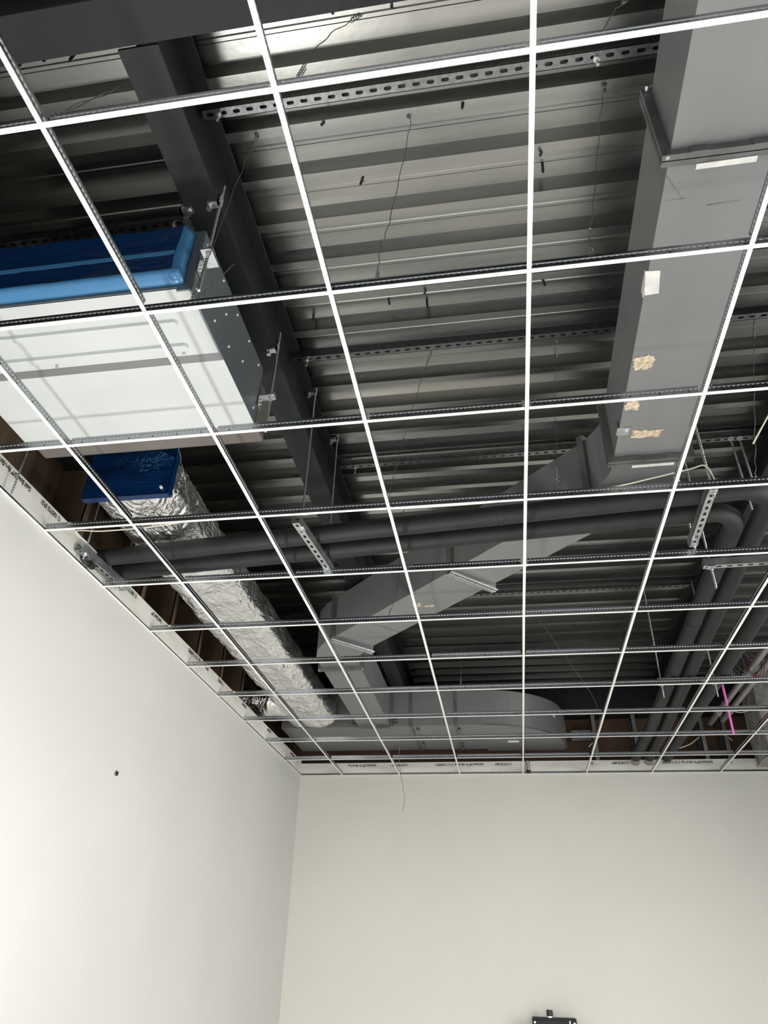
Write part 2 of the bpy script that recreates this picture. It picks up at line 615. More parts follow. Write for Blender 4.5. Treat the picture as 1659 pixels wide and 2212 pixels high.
def seen(x, y):
    v = P(x, y) - P(*CAM)
    zc = v.dot(FWD)
    if zc < .1:
        return False
    px, py = 829.5 + FPX * v.dot(RIGHT) / zc, 1106 + FPX * v.dot(DOWN) / zc
    return -30 < px < 1690 and -30 < py < 2240


# four-foot cross tees between the mains (lines running away from the camera)
ends = mains + [NR]
for i in range(1, 9):
    for n in range(len(mains)):
        y0 = YS[mains[n]]
        y1 = YS[mains[n + 1]] if n + 1 < len(mains) else BY - .004
        if not any(seen(linex(i, lerp(y0, y1, t)), lerp(y0, y1, t)) for t in (0, .25, .5, .75, 1)):
            continue
        c = len(mains) - 1 - n
        where = 'touching the back wall' if c == 0 else 'between %s and %s mains from back' % (ORD[c - 1], ORD[c])
        tee('cross_tee', (linex(i, y0), y0 + .008), (linex(i, y1), y1 - (.008 if c else 0)), .016,
            'white four-foot cross tee, %s line from left wall, %s' % (ORD[i - 1], where), 'four-foot cross tees', .0006)
# two-foot cross tees on the rows between
for n, r in enumerate([1, 3, 5, 7, 9, 11]):
    y = YS[r]
    for i in range(0, 9):
        x0 = LX + .004 if i == 0 else linex(i, y)
        x1 = linex(i + 1, y) if i < 8 else XR
        if not any(seen(lerp(x0, x1, t), y) for t in (0, .25, .5, .75, 1)):
            continue
        dy = .012 * (1 - 2 * (x0 / 8.5))
        tee('cross_tee', (x0 + (.008 if i else 0), y + dy), (x1 - .008, y + dy - .002), .016,
            'white two-foot cross tee, %s such row from back wall, %s bay from left wall' % (ORD[5 - n], ORD[i]), 'two-foot cross tees', .0003)

# ------------------------------------------------------------------ strut channels under the deck
SZ = 1.435


def strut(x0, x1, y, label, bolts=()):
    o = thing('strut_channel', ((x0 + x1) / 2, y, SZ), label, 'strut channel', 'slotted channels under the deck')
    slotted_channel(MB(), (x0, y), (x1, y - .01), SZ).build('channel', 'galv', o)
    for bx in bolts:
        mb = MB()
        hexnut(mb, bx, y, SZ - .022, SZ - .002, .018)
        mb.tube([(bx, y, SZ - .075), (bx, y, SZ + .06)], .009, 8)
        mb.build('bolt', 'zinc', o)
    return o


strut(2.17, 6.31, .765, 'slotted steel channel under the deck, nearest row, crossing to the big duct', (2.27, 4.47))
strut(2.19, 6.31, 2.83, 'slotted steel channel under the deck in the middle, beside the unit end', (2.30,))
strut(2.27, 6.31, 4.36, 'slotted steel channel under the deck just beyond the duct elbow flange', (2.42,))
strut(2.27, 6.31, 7.40, 'slotted steel channel under the deck farthest away, behind the diagonal duct', ())
strut(6.55, 9.0, 2.80, 'slotted steel channel under the deck at the right edge, beyond the right beam', ())
strut(.10, 2.02, 1.455, 'slotted steel channel under the deck above the blue unit opening', (1.70,))

# ------------------------------------------------------------------ ceiling unit
UX0, UX1, UY0, UY1, UZ0, UZ1 = .473, 2.179, 1.087, 2.245, .25, .768
ac = thing('ceiling_unit', (1.3, 1.66, UZ0), 'large white ceiling air unit with blue-filmed opening, hung beside the steel beam', 'air conditioner')
t = .012
mb = MB()   # casing shell: sides, top, back, open at the front
mb.box(UX0, UX1, UY0, UY1, UZ1 - t, UZ1)
mb.box(UX0, UX0 + t, UY0, UY1, UZ0 + .03, UZ1 - t)
mb.box(UX1 - t, UX1, UY0, UY1, UZ0 + .004, UZ1 - t)
# front frame around the opening
fx0, fx1, fz0, fz1 = UX0 + .08, UX1 - .085, UZ0 + .075, UZ1 - .045
for a in ((UX0, fx0, UZ0 + .03, UZ1), (fx1, UX1, UZ0 + .004, UZ1), (fx0, fx1, fz1, UZ1), (fx0, fx1, UZ0 + .03, fz0)):
    mb.box(a[0], a[1], UY0 - .004, UY0 + .006, a[2], a[3])
mb.build('casing', 'unit_side', ac)
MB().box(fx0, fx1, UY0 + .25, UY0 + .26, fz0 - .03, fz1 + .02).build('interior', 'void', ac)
# bottom: near access panel sits a little higher than the far panel
SY = 1.625
mb = MB()
mb.box(UX0, UX1, UY0, SY - .035, UZ0 + .030, UZ0 + .036)
for y, x1 in ((UY0 + .235, UX1 - .20), (UY0 + .42, UX1 - .21)):   # pressed ribs with rounded ends
    r = .026
    n = 8
    pts = [(UX0 + .12 + r * math.sin(-math.pi * k / n), y + r * math.cos(math.pi * k / n)) for k in range(n + 1)] + \
          [(x1 + r * math.sin(math.pi * k / n), y - r * math.cos(math.pi * k / n)) for k in range(n + 1)]
    cx, cy = (UX0 + .12 + x1) / 2, y
    inner = [(px + (.007 if px < cx else -.007), cy + (py - cy) * .72) for px, py in pts]
    mb.loft([[(a, b, UZ0 + .030) for a, b in pts], [(a, b, UZ0 + .010) for a, b in inner]], True)
mb.build('access_panel', 'unit_white', ac, bevel=.0)
mb = MB()
mb.box(UX0, UX1, SY, UY1, UZ0, UZ0 + .006)
mb.build('bottom_panel', 'unit_white', ac)
MB().loft([[(x, SY, UZ0), (x, SY - .038, UZ0 + .031), (x, SY - .038, UZ0 + .036), (x, SY, UZ0 + .006)] for x in (UX0, UX1)]).build('step_strip', 'duct', ac)
for bx in (1.10, 1.94):
    MB().tube([(bx, SY - .06, UZ0 + .03), (bx, SY - .06, UZ0 + .010)], .010, 8).build('latch_screw', 'zinc', ac)
# discharge section
mb = MB()
mb.box(UX0 + .03, UX1 + .006, UY1, UY1 + .198, UZ0 + .002, UZ1 - .12)
mb.build('discharge_section', 'unit_end', ac, bevel=.012)
# side rivets
mb = MB()
for y, z in ((1.14, .32), (1.14, .71), (1.41, .36), (1.41, .72), (1.53, .55), (1.65, .39), (1.68, .71), (1.88, .49), (1.92, .72), (2.14, .71), (2.17, .34)):
    mb.tube([(UX1, y, z), (UX1 + .007, y, z)], .008, 8)
mb.build('rivet', 'tee_white', ac)
# film-wrapped collar
cy0 = UY0 - .075
mb = MB()
n = 24
grid, fc = [], []
for i in range(n + 1):
    for j in range(9):
        u, v = i / n, j / 8
        sag = .014 * math.sin(math.pi * min(1, max(0, u))) ** .4 * math.sin(math.pi * v) ** .5 + .010 * noise.noise(Vector((u * 9, v * 3, 2)))
        grid.append((lerp(fx0 - .01, fx1 + .0, u), cy0 + sag, lerp(fz0 - .0, fz1, v)))
for i in range(n):
    for j in range(8):
        a = i * 9 + j
        fc.append((a, a + 9, a + 10, a + 1))
mb.add(grid, fc)
film = mb.build('blue_film', 'film', ac, smooth=True)
mb = MB()
mb.box(fx0, fx1 - .03, cy0 + .004, cy0 + .010, .492, .523)
mb.build('film_stripe', 'film_fold', film)  # paler blue stripe laid across the film
# wrapped collar lips: bottom and right return, slightly pillowy
mb = MB()
n = 40
rings = []
for i in range(n + 1):
    x = lerp(UX0 + .05, fx1 + .035, i / n)
    w1 = .006 * noise.noise(Vector((x * 7, 1, 0)))
    w2 = .006 * noise.noise(Vector((x * 11, 5, 0)))
    rings.append([(x, cy0 - .006, fz0 + .024 + w1), (x, cy0 - .012 + w2, fz0 + .006), (x, cy0 + .010, fz0 - .014 + w1), (x, UY0 - .02 + w2, fz0 - .022),
                  (x, UY0 - .003, fz0 - .026), (x, UY0 - .003, fz0 + .022)])
mb.loft(rings)
rings = []
for i in range(13):
    z = lerp(fz0 - .02, fz1 + .01, i / 12)
    w1 = .007 * noise.noise(Vector((z * 12, 3, 0)))
    rings.append([(fx1 - .035 + w1, cy0 + .01, z), (fx1 + .004, cy0 - .012 + w1, z), (fx1 + .036 + w1 * .5, UY0 - .004, z), (fx1 - .01, UY0 - .004, z)])
mb.loft(rings)
mb.build('film_wrap', 'film_fold', ac, smooth=True)


def clamp_mesh(mb, x, y, z, sx):
    """beam clamp biting a flange edge; sx = direction from flange to rod"""
    mb.box(min(x - sx * .075, x + sx * .02), max(x - sx * .075, x + sx * .02), y - .022, y + .022, z + .022, z + .042)
    mb.box(min(x - sx * .060, x + sx * .02), max(x - sx * .060, x + sx * .02), y - .022, y + .022, z - .030, z - .004)
    mb.box(min(x + sx * .004, x + sx * .022), max(x + sx * .004, x + sx * .022), y - .022, y + .022, z - .030, z + .042)
    mb.tube([(x - sx * .045, y, z - .062), (x - sx * .045, y, z - .004)], .010, 8)
    hexnut(mb, x - sx * .045, y, z - .066, z - .048, .017)


def rod_mesh(x, y, z0, z1, r=.0085):
    zs, n = [], max(4, int((z1 - z0) / .012))
    path = [(x, y, lerp(z0, z1, i / n)) for i in range(n + 1)]
    return MB().tube(path, [r * (1 + .10 * (-1) ** i) for i in range(n + 1)], 8)


for (x, y), lab in (((2.25, 1.05), 'threaded rod and beam clamp holding the near corner of the ceiling unit'),
                    ((2.262, 2.255), 'threaded rod and beam clamp holding the far corner of the ceiling unit')):
    o = thing('rod_hanger', (x, y, .2), lab, 'hanger', 'hangers of the ceiling unit')
    rod_mesh(x, y, .19, 1.14).build('rod', 'zinc', o)
    mb = MB()
    clamp_mesh(mb, x - .02, y, BZ + .01, 1)
    mb.build('beam_clamp', 'zinc', o)
    mb = MB()
    zb = .50
    ym = min(max(y, UY0 + .03), UY1 + .1)
    mb.box(UX1 + .004, x - .02, ym - .03, ym + .03, zb, zb + .008)
    mb.box(x - .035, x + .030, y - .03, ym + .03, zb + .0005, zb + .0085)
    mb.box(UX1 + .004, UX1 + .012, ym - .035, ym + .035, zb - .085, zb)
    mb.box(x + .022, x + .030, y - .03, y + .03, zb, zb + .03)
    mb.build('bracket', 'zinc', o)
    for za in (zb - .022, zb + .012):
        mb = MB()
        hexnut(mb, x, y, za, za + .018, .018)
        mb.build('nut', 'zinc', o)
    for dz in (.03, .065):
        MB().tube([(UX1 + .012, ym - .01, zb - dz), (UX1 + .025, ym - .01, zb - dz)], .009, 8).build('bolt', 'zinc', o)
# short hanger between the left channel and the beam's left flange
o = thing('rod_hanger', (1.95, 1.16, .95), 'short rod and beam clamp at the beam edge above the blue film', 'hanger')
mb = MB()
clamp_mesh(mb, 2.005, 1.07, BZ + .01, -1)
mb.build('beam_clamp', 'zinc', o)
MB().tube([(1.985, 1.07, 1.0), (1.98, 1.09, 1.10), (1.86, 1.30, 1.36), (1.80, 1.42, 1.44)], .011, 8).build('rod', 'zinc', o)
mb = MB()
hexnut(mb, 1.80, 1.44, 1.425, 1.452, .035)
mb.build('nut', 'zinc', o)

# small rod with no load near the left wall
tag(rod_mesh(.305, 2.47, -.02, 1.5, .008).build('threaded_rod', 'zinc'), 'bare threaded rod hanging between the unit and the left wall', 'rod')

# ------------------------------------------------------------------ foil duct
fd = thing('foil_duct', (.8, 6.3, .35), 'crinkled silver foil wrapped duct along the left wall, capped with blue film', 'duct')
FX0, FX1, FY0, FY1, FZ0, FZ1 = .455, 1.165, 3.10, 9.55, .352, .79
mb = MB()
NY, per = 220, []
for k in range(22):
    per.append((lerp(FX0, FX1, k / 22), FZ0, 0, -1))
for k in range(9):
    per.append((FX1, lerp(FZ0, FZ1, k / 9), 1, 0))
for k in range(22):
    per.append((lerp(FX1, FX0, k / 22), FZ1, 0, 1))
for k in range(9):
    per.append((FX0, lerp(FZ1, FZ0, k / 9), -1, 0))
rings = []
for i in range(NY + 1):
    y = lerp(FY0, FY1, i / NY)
    s = min(1, i / 6)
    ring = []
    for x, z, nx, nz in per:
        cxn, czn = (x - (FX0 + FX1) / 2) / ((FX1 - FX0) / 2), (z - (FZ0 + FZ1) / 2) / ((FZ1 - FZ0) / 2)
        rd = max(0, abs(cxn) + abs(czn) - 1.62) * (.15 if cxn > 0 else .09)           # soften the corners
        q = Vector((x * 5, y * 5, z * 5))
        d = .024 * noise.noise(q) + .012 * abs(noise.noise(q * 2.7)) + .004 * noise.noise(q * 6.5)
        band = .012 * math.exp(-(((y - FY0 - .12) % 1.95 - .98) / .06) ** 2)     # taped joints pull in
        yy = y + .03 * noise.noise(q * 1.3) * s
        dx = nx * (d * s - band) - math.copysign(rd, cxn)
        dz = nz * (d * s - band) - math.copysign(rd, czn)
        ring.append((x + dx, yy, z + dz))
    rings.append(ring)
mb.loft(rings, True)
mb.build('foil_wrap', 'foil', fd, smooth=True)
mb = MB()     # short branch into the left wall near the far end
rings = []
for i in range(16):
    x = lerp(.50, -.10, i / 15)
    ring = []
    for k in range(28):
        a = 2 * math.pi * k / 28
        rr = .20 + .02 * noise.noise(Vector((x * 9, math.cos(a) * 2, math.sin(a) * 2))) + .012 * noise.noise(Vector((x * 20, math.cos(a) * 5, math.sin(a) * 5)))
        ring.append((x, 8.95 + 1.9 * rr * math.cos(a), .51 + rr * math.sin(a)))
    rings.append(ring)
mb.loft(rings, True)
mb.build('foil_branch', 'foil', fd, smooth=True)
# film cap with folded edges
mb = MB()
pts, fc = [], []
n = 12
for i in range(n + 1):
    for j in range(n + 1):
        u, v = i / n, j / n
        pts.append((lerp(FX0 - .02, FX1 + .015, u), FY0 - .03 - .012 * math.sin(math.pi * u) * math.sin(math.pi * v) + .012 * noise.noise(Vector((u * 4, v * 4, 9))), lerp(FZ0 - .02, FZ1 + .01, v)))
for i in range(n):
    for j in range(n):
        a = i * (n + 1) + j
        fc.append((a, a + n + 1, a + n + 2, a + 1))
mb.add(pts, fc)
cap = mb.build('blue_film', 'film', fd, smooth=True)
mb = MB()
mb.box(FX0 - .02, FX1 + .012, FY0 - .028, FY0 + .035, FZ0 - .026, FZ0 - .008)
mb.box(FX1 + .004, FX1 + .022, FY0 - .028, FY0 + .035, FZ0 - .02, FZ1)
mb.box(FX0 - .03, FX0 - .012, FY0 - .028, FY0 + .035, FZ0 - .02, FZ1)
mb.build('film_edge', 'film', cap)
MB().tube([(FX1 - .045, FY0 - .05, FZ0 + .03), (FX1 - .045, FY0 - .03, FZ0 + .03)], .012, 8).build('button', 'tee_white', cap)
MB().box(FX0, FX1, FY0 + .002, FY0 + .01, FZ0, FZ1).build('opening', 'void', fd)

# ------------------------------------------------------------------ sheet metal ducts
D0, D1 = .40, .912
FWID = .052


def frame_y(mb, x0, x1, y, z0, z1, over=.045, th=.028):
    """rectangular flange ring around a duct running in y"""
    for dy in (-th - .003, .003):
        a, b = y + dy, y + dy + th
        mb.box(x0 - over, x1 + over, a, b, z0 - over, z0 + .001)
        mb.box(x0 - over, x1 + over, a, b, z1 - .001, z1 + over)
        mb.box(x0 - over, x0 + .001, a, b, z0 + .001, z1 - .001)
        mb.box(x1 - .001, x1 + over, a, b, z0 + .001, z1 - .001)


def frame_plan(mb, p, q, z0, z1, over=.042, th=.03):
    """flange ring around a duct cut in plan along p-q"""
    p, q = Vector(p), Vector(q)
    d = (q - p).normalized()
    n = Vector((-d.y, d.x))
    a, b = p - d * over, q + d * over

    def bar(s0, s1, za, zb):
        o = s0 - n * th
        mb.obox((o.x, o.y, za), ((s1 - s0).x, (s1 - s0).y, 0), (2 * th * n.x, 2 * th * n.y, 0), (0, 0, zb - za))
    bar(a, b, z0 - over, z0 + .001)
    bar(a, b, z1 - .001, z1 + over)
    bar(a, p + d * .001, z0 + .001, z1 - .001)
    bar(q - d * .001, b, z0 + .001, z1 - .001)


def bolts(parent, pts, r=.010):
    for x, y, z in pts:
        MB().tube([(x, y, z), (x, y, z - .018)], r, 8).build('bolt', 'zinc', parent)


MX0, MX1 = 4.672, 5.188
md = thing('metal_duct', (4.96, .5, D0), 'wide grey sheet metal duct running away on the right, ending at an elbow', 'duct')
MB().box(MX0, MX1, -2.6, .745, D0, D1).build('section', 'duct', md)
MB().box(MX0, MX1, .748, 3.13, D0, D1).build('section', 'duct', md)
for y, ov in ((.746, .045), (3.13, .05)):
    mb = MB()
    frame_y(mb, MX0, MX1, y, D0, D1, ov)
    fr = mb.build('flange', 'duct_flange', md)
    bolts(fr, [(MX0 - .02, y - .018, D0 - .03), (MX1 + .025, y - .018, D0 - .03)])
    MB().tube([(MX0 - .02, y - .035, D1 + .02), (MX0 - .02, y - .06, D1 + .02)], .014, 8).build('bolt', 'zinc', fr)
    for x in (MX0 + .12, MX1 - .12):
        MB().box(x - .04, x + .04, y - .037, y - .030, D0 - .05, D0 - .004).build('flange_clip', 'duct_flange', fr)
# edge seam ripples of the near-left corner
def patch(pts, z, mt, name, parent, th=.004):
    mb = MB()
    mb.loft([[(x, y, z - th) for x, y in pts], [(x, y, z - .0005) for x, y in pts]])
    return mb.build(name, mt, parent)


def ragged(x0, x1, y0, y1, seed, n=26, k=.35):
    rnd = random.Random(seed)
    out = []
    for i in range(n):
        a = 2 * math.pi * i / n
        c, s = math.cos(a), math.sin(a)
        m_ = max(abs(c), abs(s))
        r = 1 - k * rnd.random()
        out.append(((x0 + x1) / 2 + (x1 - x0) / 2 * c / m_ * r, (y0 + y1) / 2 + (y1 - y0) / 2 * s / m_ * r))
    return out


patch([(4.655, 1.41), (4.735, 1.415), (4.752, 1.575), (4.675, 1.58)], D0, 'tape', 'tape_patch', md)
mb = MB()
mb.box(MX0 - .004, MX0 - .0005, 1.45, 1.60, D0 + .002, D0 + .06)
mb.build('tape_patch', 'tape', md)
patch(ragged(4.672, 4.815, 2.055, 2.195, 3), D0, 'glue', 'adhesive_patch', md)
patch(ragged(4.675, 4.78, 2.475, 2.585, 4), D0, 'glue', 'adhesive_patch', md)
patch(ragged(4.75, 5.0, 2.80, 2.90, 5, 40, .42), D0, 'glue', 'adhesive_patch', md)
mb = MB()
mb.box(4.655, 4.745, 2.76, 2.84, D0 - .008, D0 - .001)
mb.tube([(4.72, 2.80, D0 - .018), (4.72, 2.80, D0 - .008)], .012, 8)
mb.box(4.655, 4.662, 2.76, 2.80, D0, D0 + .06)
mb.build('corner_clip', 'zinc', md)
patch([(4.79, .775), (5.06, .770), (5.06, .80), (4.79, .803)], D0 - .046, 'tape', 'tape_strip', md)
patch([(4.80, 3.155), (5.10, 3.15), (5.10, 3.18), (4.80, 3.184)], D0 - .05, 'tape', 'tape_strip', md)
patch([(4.668, .845), (4.674, .842), (4.775, .985), (4.769, .988)], D0, 'duct_flange', 'scratch', md, .001)

patch([(4.90, 1.035), (5.06, 1.030), (5.06, 1.036), (4.90, 1.043)], D0, 'duct_flange', 'scratch', md, .001)
patch([(4.70, .985), (4.79, .982), (4.79, .986), (4.70, .989)], D0, 'duct_flange', 'scratch', md, .001)

# diagonal duct with its two elbows
dd = thing('metal_duct', (3.2, 5.2, D0), 'grey diagonal sheet metal duct crossing from the right elbow to the back left', 'duct')
MB().prism([(4.672, 3.16), (5.188, 3.16), (5.185, 3.42), (5.08, 3.68), (4.885, 3.915), (4.535, 3.56), (4.62, 3.42), (4.665, 3.30)], D0, D1).build('elbow', 'duct', dd)
a, b = (4.535, 3.56), (4.89, 3.91)
p1, p2 = (3.345, 4.745), (3.70, 5.10)
q1, q2 = (1.86, 6.23), (2.215, 6.585)
MB().prism([a, b, p2, p1], D0, D1).build('section', 'duct', dd)
MB().prism([p1, p2, q2, q1], D0, D1).build('section', 'duct', dd)
pl = [q1, (1.70, 6.40), (1.585, 6.58), (1.52, 6.80), (1.50, 7.0), (1.50, 7.18), (2.0, 7.18), (2.0, 7.02), (2.06, 6.82), q2]
MB().prism(pl, D0, D1).build('elbow', 'duct', dd)
MB().box(1.50, 2.0, 7.18, 9.74, D0, D1).build('section', 'duct', dd)
for p, q in ((a, b), (p1, p2), (q1, q2)):
    mb = MB()
    frame_plan(mb, p, q, D0, D1)
    fr = mb.build('flange', 'duct_flange', dd)
    if p == a:
        continue
    p, q = Vector(p), Vector(q)          # bright clips under the two diagonal joints
    d = (q - p).normalized()
    n = Vector((-d.y, d.x))
    for off, th, z in ((-.040, .012, .05), (.028, .012, .05), (-.012, .02, .056)):
        o_ = p - d * .05 + n * off
        MB().obox((o_.x, o_.y, D0 - z), (d.x * .61, d.y * .61, 0), (n.x * th, n.y * th, 0), (0, 0, .012)).build('joint_clip', 'zinc', fr)
    bolts(fr, [(*(p - d * .02), D0 - .04), (*(q + d * .03), D0 - .04)])
for y in (7.18, 9.70):
    mb = MB()
    frame_y(mb, 1.50, 2.0, y, D0, D1, .045, .022)
    fr = mb.build('flange', 'duct_flange', dd)
    bolts(fr, [(1.475, y - .02, D0 - .03), (2.03, y - .02, D0 - .03)])
patch(ragged(2.86, 2.98, 5.42, 5.52, 8, 20, .6), D0, 'glue', 'adhesive_patch', dd)
patch(ragged(2.98, 3.12, 5.48, 5.53, 9, 20, .6), D0, 'glue', 'adhesive_patch', dd)
patch(ragged(3.62, 3.74, 4.66, 4.70, 10, 20, .6), D0, 'glue', 'adhesive_patch', dd)
patch([(2.28, 5.80), (2.285, 5.795), (2.64, 6.14), (2.635, 6.145)], D0, 'duct_flange', 'seam', dd, .004)

# header duct along the back wall, its right end turning into the wall
hd = thing('metal_duct', (2.4, 10.4, D0), 'long grey duct along the back wall with a rounded right end', 'duct')
HY, HR, HC = 9.755, 1.33, 3.42
H1 = .945
pl = [(.24, HY), (HC, HY)] + [(HC + HR * math.sin(t), HY + HR - HR * math.cos(t)) for t in [math.pi / 2 * k / 18 for k in range(1, 19)]]
pl += [(HC + HR, 11.28), (HC + .05, 11.28), (HC + .05, 11.14), (.24, 11.14)]
MB().prism(pl, D0, H1).build('body', 'duct', hd)
for x in (2.33, 3.03):
    mb = MB()
    mb.box(x - .02, x + .02, HY - .018, HY, D0 - .018, H1)
    mb.box(x - .02, x + .02, HY, 11.13, D0 - .018, D0)
    mb.build('standing_seam', 'duct_flange', hd)
MB().box(HC + HR - .001, HC + HR + .022, 11.02, 11.16, D0 - .02, H1).build('standing_seam', 'duct_flange', hd)
mb = MB()     # outer edge seam following the curve
rings = []
for (x, y) in pl[1:20]:
    dx, dy = x - HC, y - (HY + HR)
    l = math.hypot(dx, dy)
    dx, dy = dx / l, dy / l
    rings.append([(x - dx * .006, y - dy * .006, D0 - .008), (x + dx * .008, y + dy * .008, D0 - .008), (x + dx * .008, y + dy * .008, D0 + .012), (x, y, D0 + .012)])
mb.loft(rings)
mb.build('edge_seam', 'duct_flange', hd)
for x, ys in ((2.42, (9.85, 10.25, 10.65, 11.0)), (3.06, (9.9, 10.35, 10.75, 11.05))):
    for y in ys:
        MB().box(x - .022, x + .022, y, y + .16, D0 - .035, D0 - .018).build('strap_clip', 'galv', hd)
patch([(3.81, 10.66), (3.985, 10.66), (3.985, 10.76), (3.81, 10.76)], D0, 'paper', 'sticker', hd)
mb = MB()
ta = math.radians(58)
tx, ty = HC + (HR + .003) * math.sin(ta), HY + HR - (HR + .003) * math.cos(ta)
mb.obox((tx, ty, .69), (.06 * math.cos(ta), .06 * math.sin(ta), 0), (.003 * math.sin(ta), -.003 * math.cos(ta), 0), (-.02, 0, .085))
mb.build('sticker', 'paper', hd)
for z in (.44, .50, .56):   # bracket bars by the joint with the straight duct
    MB().box(1.40, 2.12, HY - .022, HY - .001, z, z + .02).build('joint_bar', 'galv', hd)

# ------------------------------------------------------------------ insulated pipes
PZ, PR = .228, .078


def bend(p, c0, c1, q, n=12):
    return [p] + [tuple(lerp(lerp(c0[k], c1[k], t), lerp(c1[k], q[k], t), t) for k in range(3)) for t in [i / n for i in range(n + 1)]]


def arc_pts(cx, cy, r, a0, a1, n=12):
    return [(cx + r * math.cos(lerp(a0, a1, i / n)), cy + r * math.sin(lerp(a0, a1, i / n))) for i in range(n + 1)]


def pipe(path2, r, label, rings, z=PZ, grp='black insulated pipes'):
    o = thing('insulated_pipe', (path2[0][0], path2[0][1], z), label, 'pipe', grp)
    MB().tube([(x, y, z) for x, y in path2], r, 24).build('insulation', 'pipe', o, smooth='auto')
    for (x, y), (dx, dy) in rings:
        MB().tube([(x - dx * .006, y - dy * .006, z), (x + dx * .006, y + dy * .006, z)], r + .0025, 24).build('joint_ring', 'dark_rubber', o, smooth='auto')
    return o


sl = -.088
ya = lambda x: 3.545 + sl * (x - 3.84)
yb = lambda x: 3.815 + sl * (x - 3.83)
r1 = .26
pts = [(-.14, ya(-.14)), (1.0, ya(1.0)), (2.3, ya(2.3)), (3.9, ya(3.9)), (5.2, ya(5.2))]
xe = 5.84
pts += [(xe - r1 + r1 * math.sin(t), ya(xe - r1) + r1 - r1 * math.cos(t)) for t in [math.pi / 2 * k / 12 for k in range(13)]]
pts += [(5.872, 5.0), (5.912, 6.15), (5.985, 8.0), (6.045, 9.5), (6.06, 11.10)]
pipe(pts, PR, 'black insulated pipe across the ceiling nearer the camera, turning away at right beside its twin',
     [((.62, ya(.62)), (1, sl)), ((3.82, ya(3.82)), (1, sl)), ((5.93, 6.55), (.03, 1))])
xe = 5.665
pts = [(.235, yb(.235)), (1.0, yb(1.0)), (2.3, yb(2.3)), (3.9, yb(3.9)), (5.1, yb(5.1))]
pts += [(xe - r1 + r1 * math.sin(t), yb(xe - r1) + r1 - r1 * math.cos(t)) for t in [math.pi / 2 * k / 12 for k in range(13)]]
pts += [(5.685, 5.0), (5.727, 6.15), (5.79, 8.0), (5.842, 9.5), (5.84, 11.10)]
pipe(pts, PR, 'black insulated pipe across the ceiling farther from the camera, turning away on the inside',
     [((5.3, yb(5.3)), (1, sl)), ((5.71, 5.75), (.03, 1))])
pipe([(6.29, 1.5), (6.30, 4.5), (6.315, 6.2), (6.33, 9.2), (6.34, 11.15)], .083, 'straight black insulated pipe farthest right, running to the back wall',
     [((6.32, 7.2), (0, 1))], .235)

# cut pipe stubs in the board below the right pipes
for x, lab in ((5.84, 'left one of two grey sleeves in the back wall top'), (6.06, 'right one of two grey sleeves in the back wall top')):
    mb = MB().tube([(x, BY - .085, .215), (x, BY - .03, .18), (x, BY - .004, .165)], .070, 20)
    tag(mb.build('pipe_sleeve', 'conduit', smooth='auto'), lab, 'sleeve', 'sleeves in the back wall')
o = thing('wall_standoff', (4.11, BY - .06, .03), 'small steel tube with black rubber ends at the back wall top', 'tube')
MB().tube([(4.108, BY - .05, .195), (4.116, BY - .05, .03)], .034, 16).build('tube', 'zinc', o, smooth='auto')
MB().tube([(4.107, BY - .05, .19), (4.106, BY - .05, .225)], .037, 16).build('rubber_end', 'dark_rubber', o, smooth='auto')
MB().tube([(4.116, BY - .05, .045), (4.117, BY - .05, .0)], .037, 16).build('rubber_end', 'dark_rubber', o, smooth='auto')


# ------------------------------------------------------------------ trapezes
def trapeze(p0, p1, rods, z, label, nuts_low=.05, top=None, clamp=True):
    o = thing('pipe_trapeze', ((p0[0] + p1[0]) / 2, (p0[1] + p1[1]) / 2, z), label, 'pipe hanger', 'slotted pipe trapezes')
    slotted_channel(MB(), p0, p1, z).build('channel', 'zinc', o)
    for (x, y, zt) in rods:
        rod_mesh(x, y, z - nuts_low, zt).build('rod', 'zinc', o)
        mb = MB()
        mb.box(x - .030, x + .030, y - .030, y + .030, z - .008, z - .001)
        hexnut(mb, x, y, z - .026, z - .008, .017)
        mb.build('nut', 'zinc', o)
        if clamp:
            mb = MB()
            clamp_mesh(mb, x - .012, y, 1.53 - .01, 1)
            mb.build('beam_clamp', 'zinc', o)
    return o


trapeze((2.225, 3.235), (2.315, 4.06), [(2.250, 3.31, 1.66), (2.307, 3.99, 1.64)], .07,
        'shiny slotted trapeze under both pipes near the steel beam', clamp=True)
trapeze((.268, 3.45), (.318, 4.23), [(.292, 3.52, 1.5), (.322, 4.13, 1.5)], .075, 'shiny slotted trapeze at the left wall carrying the pipe ends', clamp=False)
trapeze((5.315, 3.10), (5.335, 3.97), [(5.318, 3.17, 1.5), (5.334, 3.92, 1.5)], .085, 'shiny slotted trapeze under both pipes before their right turn', clamp=False)
trapeze((5.49, 4.33), (6.66, 4.30), [(5.55, 4.328, 1.45), (6.60, 4.302, 1.45)], .085, 'slotted trapeze crossing under the pipes just past their turn', .20, clamp=False)
trapeze((5.56, 7.20), (6.62, 7.20), [(5.605, 7.20, 1.40), (6.20, 7.20, 1.40)], .075, 'slotted trapeze under the receding pipes, hidden behind a tee', .16, clamp=False)
# plastic pipe clips on the left trapeze
o = thing('pipe_clip', (.27, 3.8, .0), 'black plastic clip under the left wall trapeze', 'clip')
mb = MB().tube([(.245, 3.56, .07), (.25, 3.62, .045), (.262, 3.68, .06)], .016, 10)
mb.box(.25, .29, 3.66, 3.72, .03, .070)
mb.build('clip_body', 'dark_rubber', o)
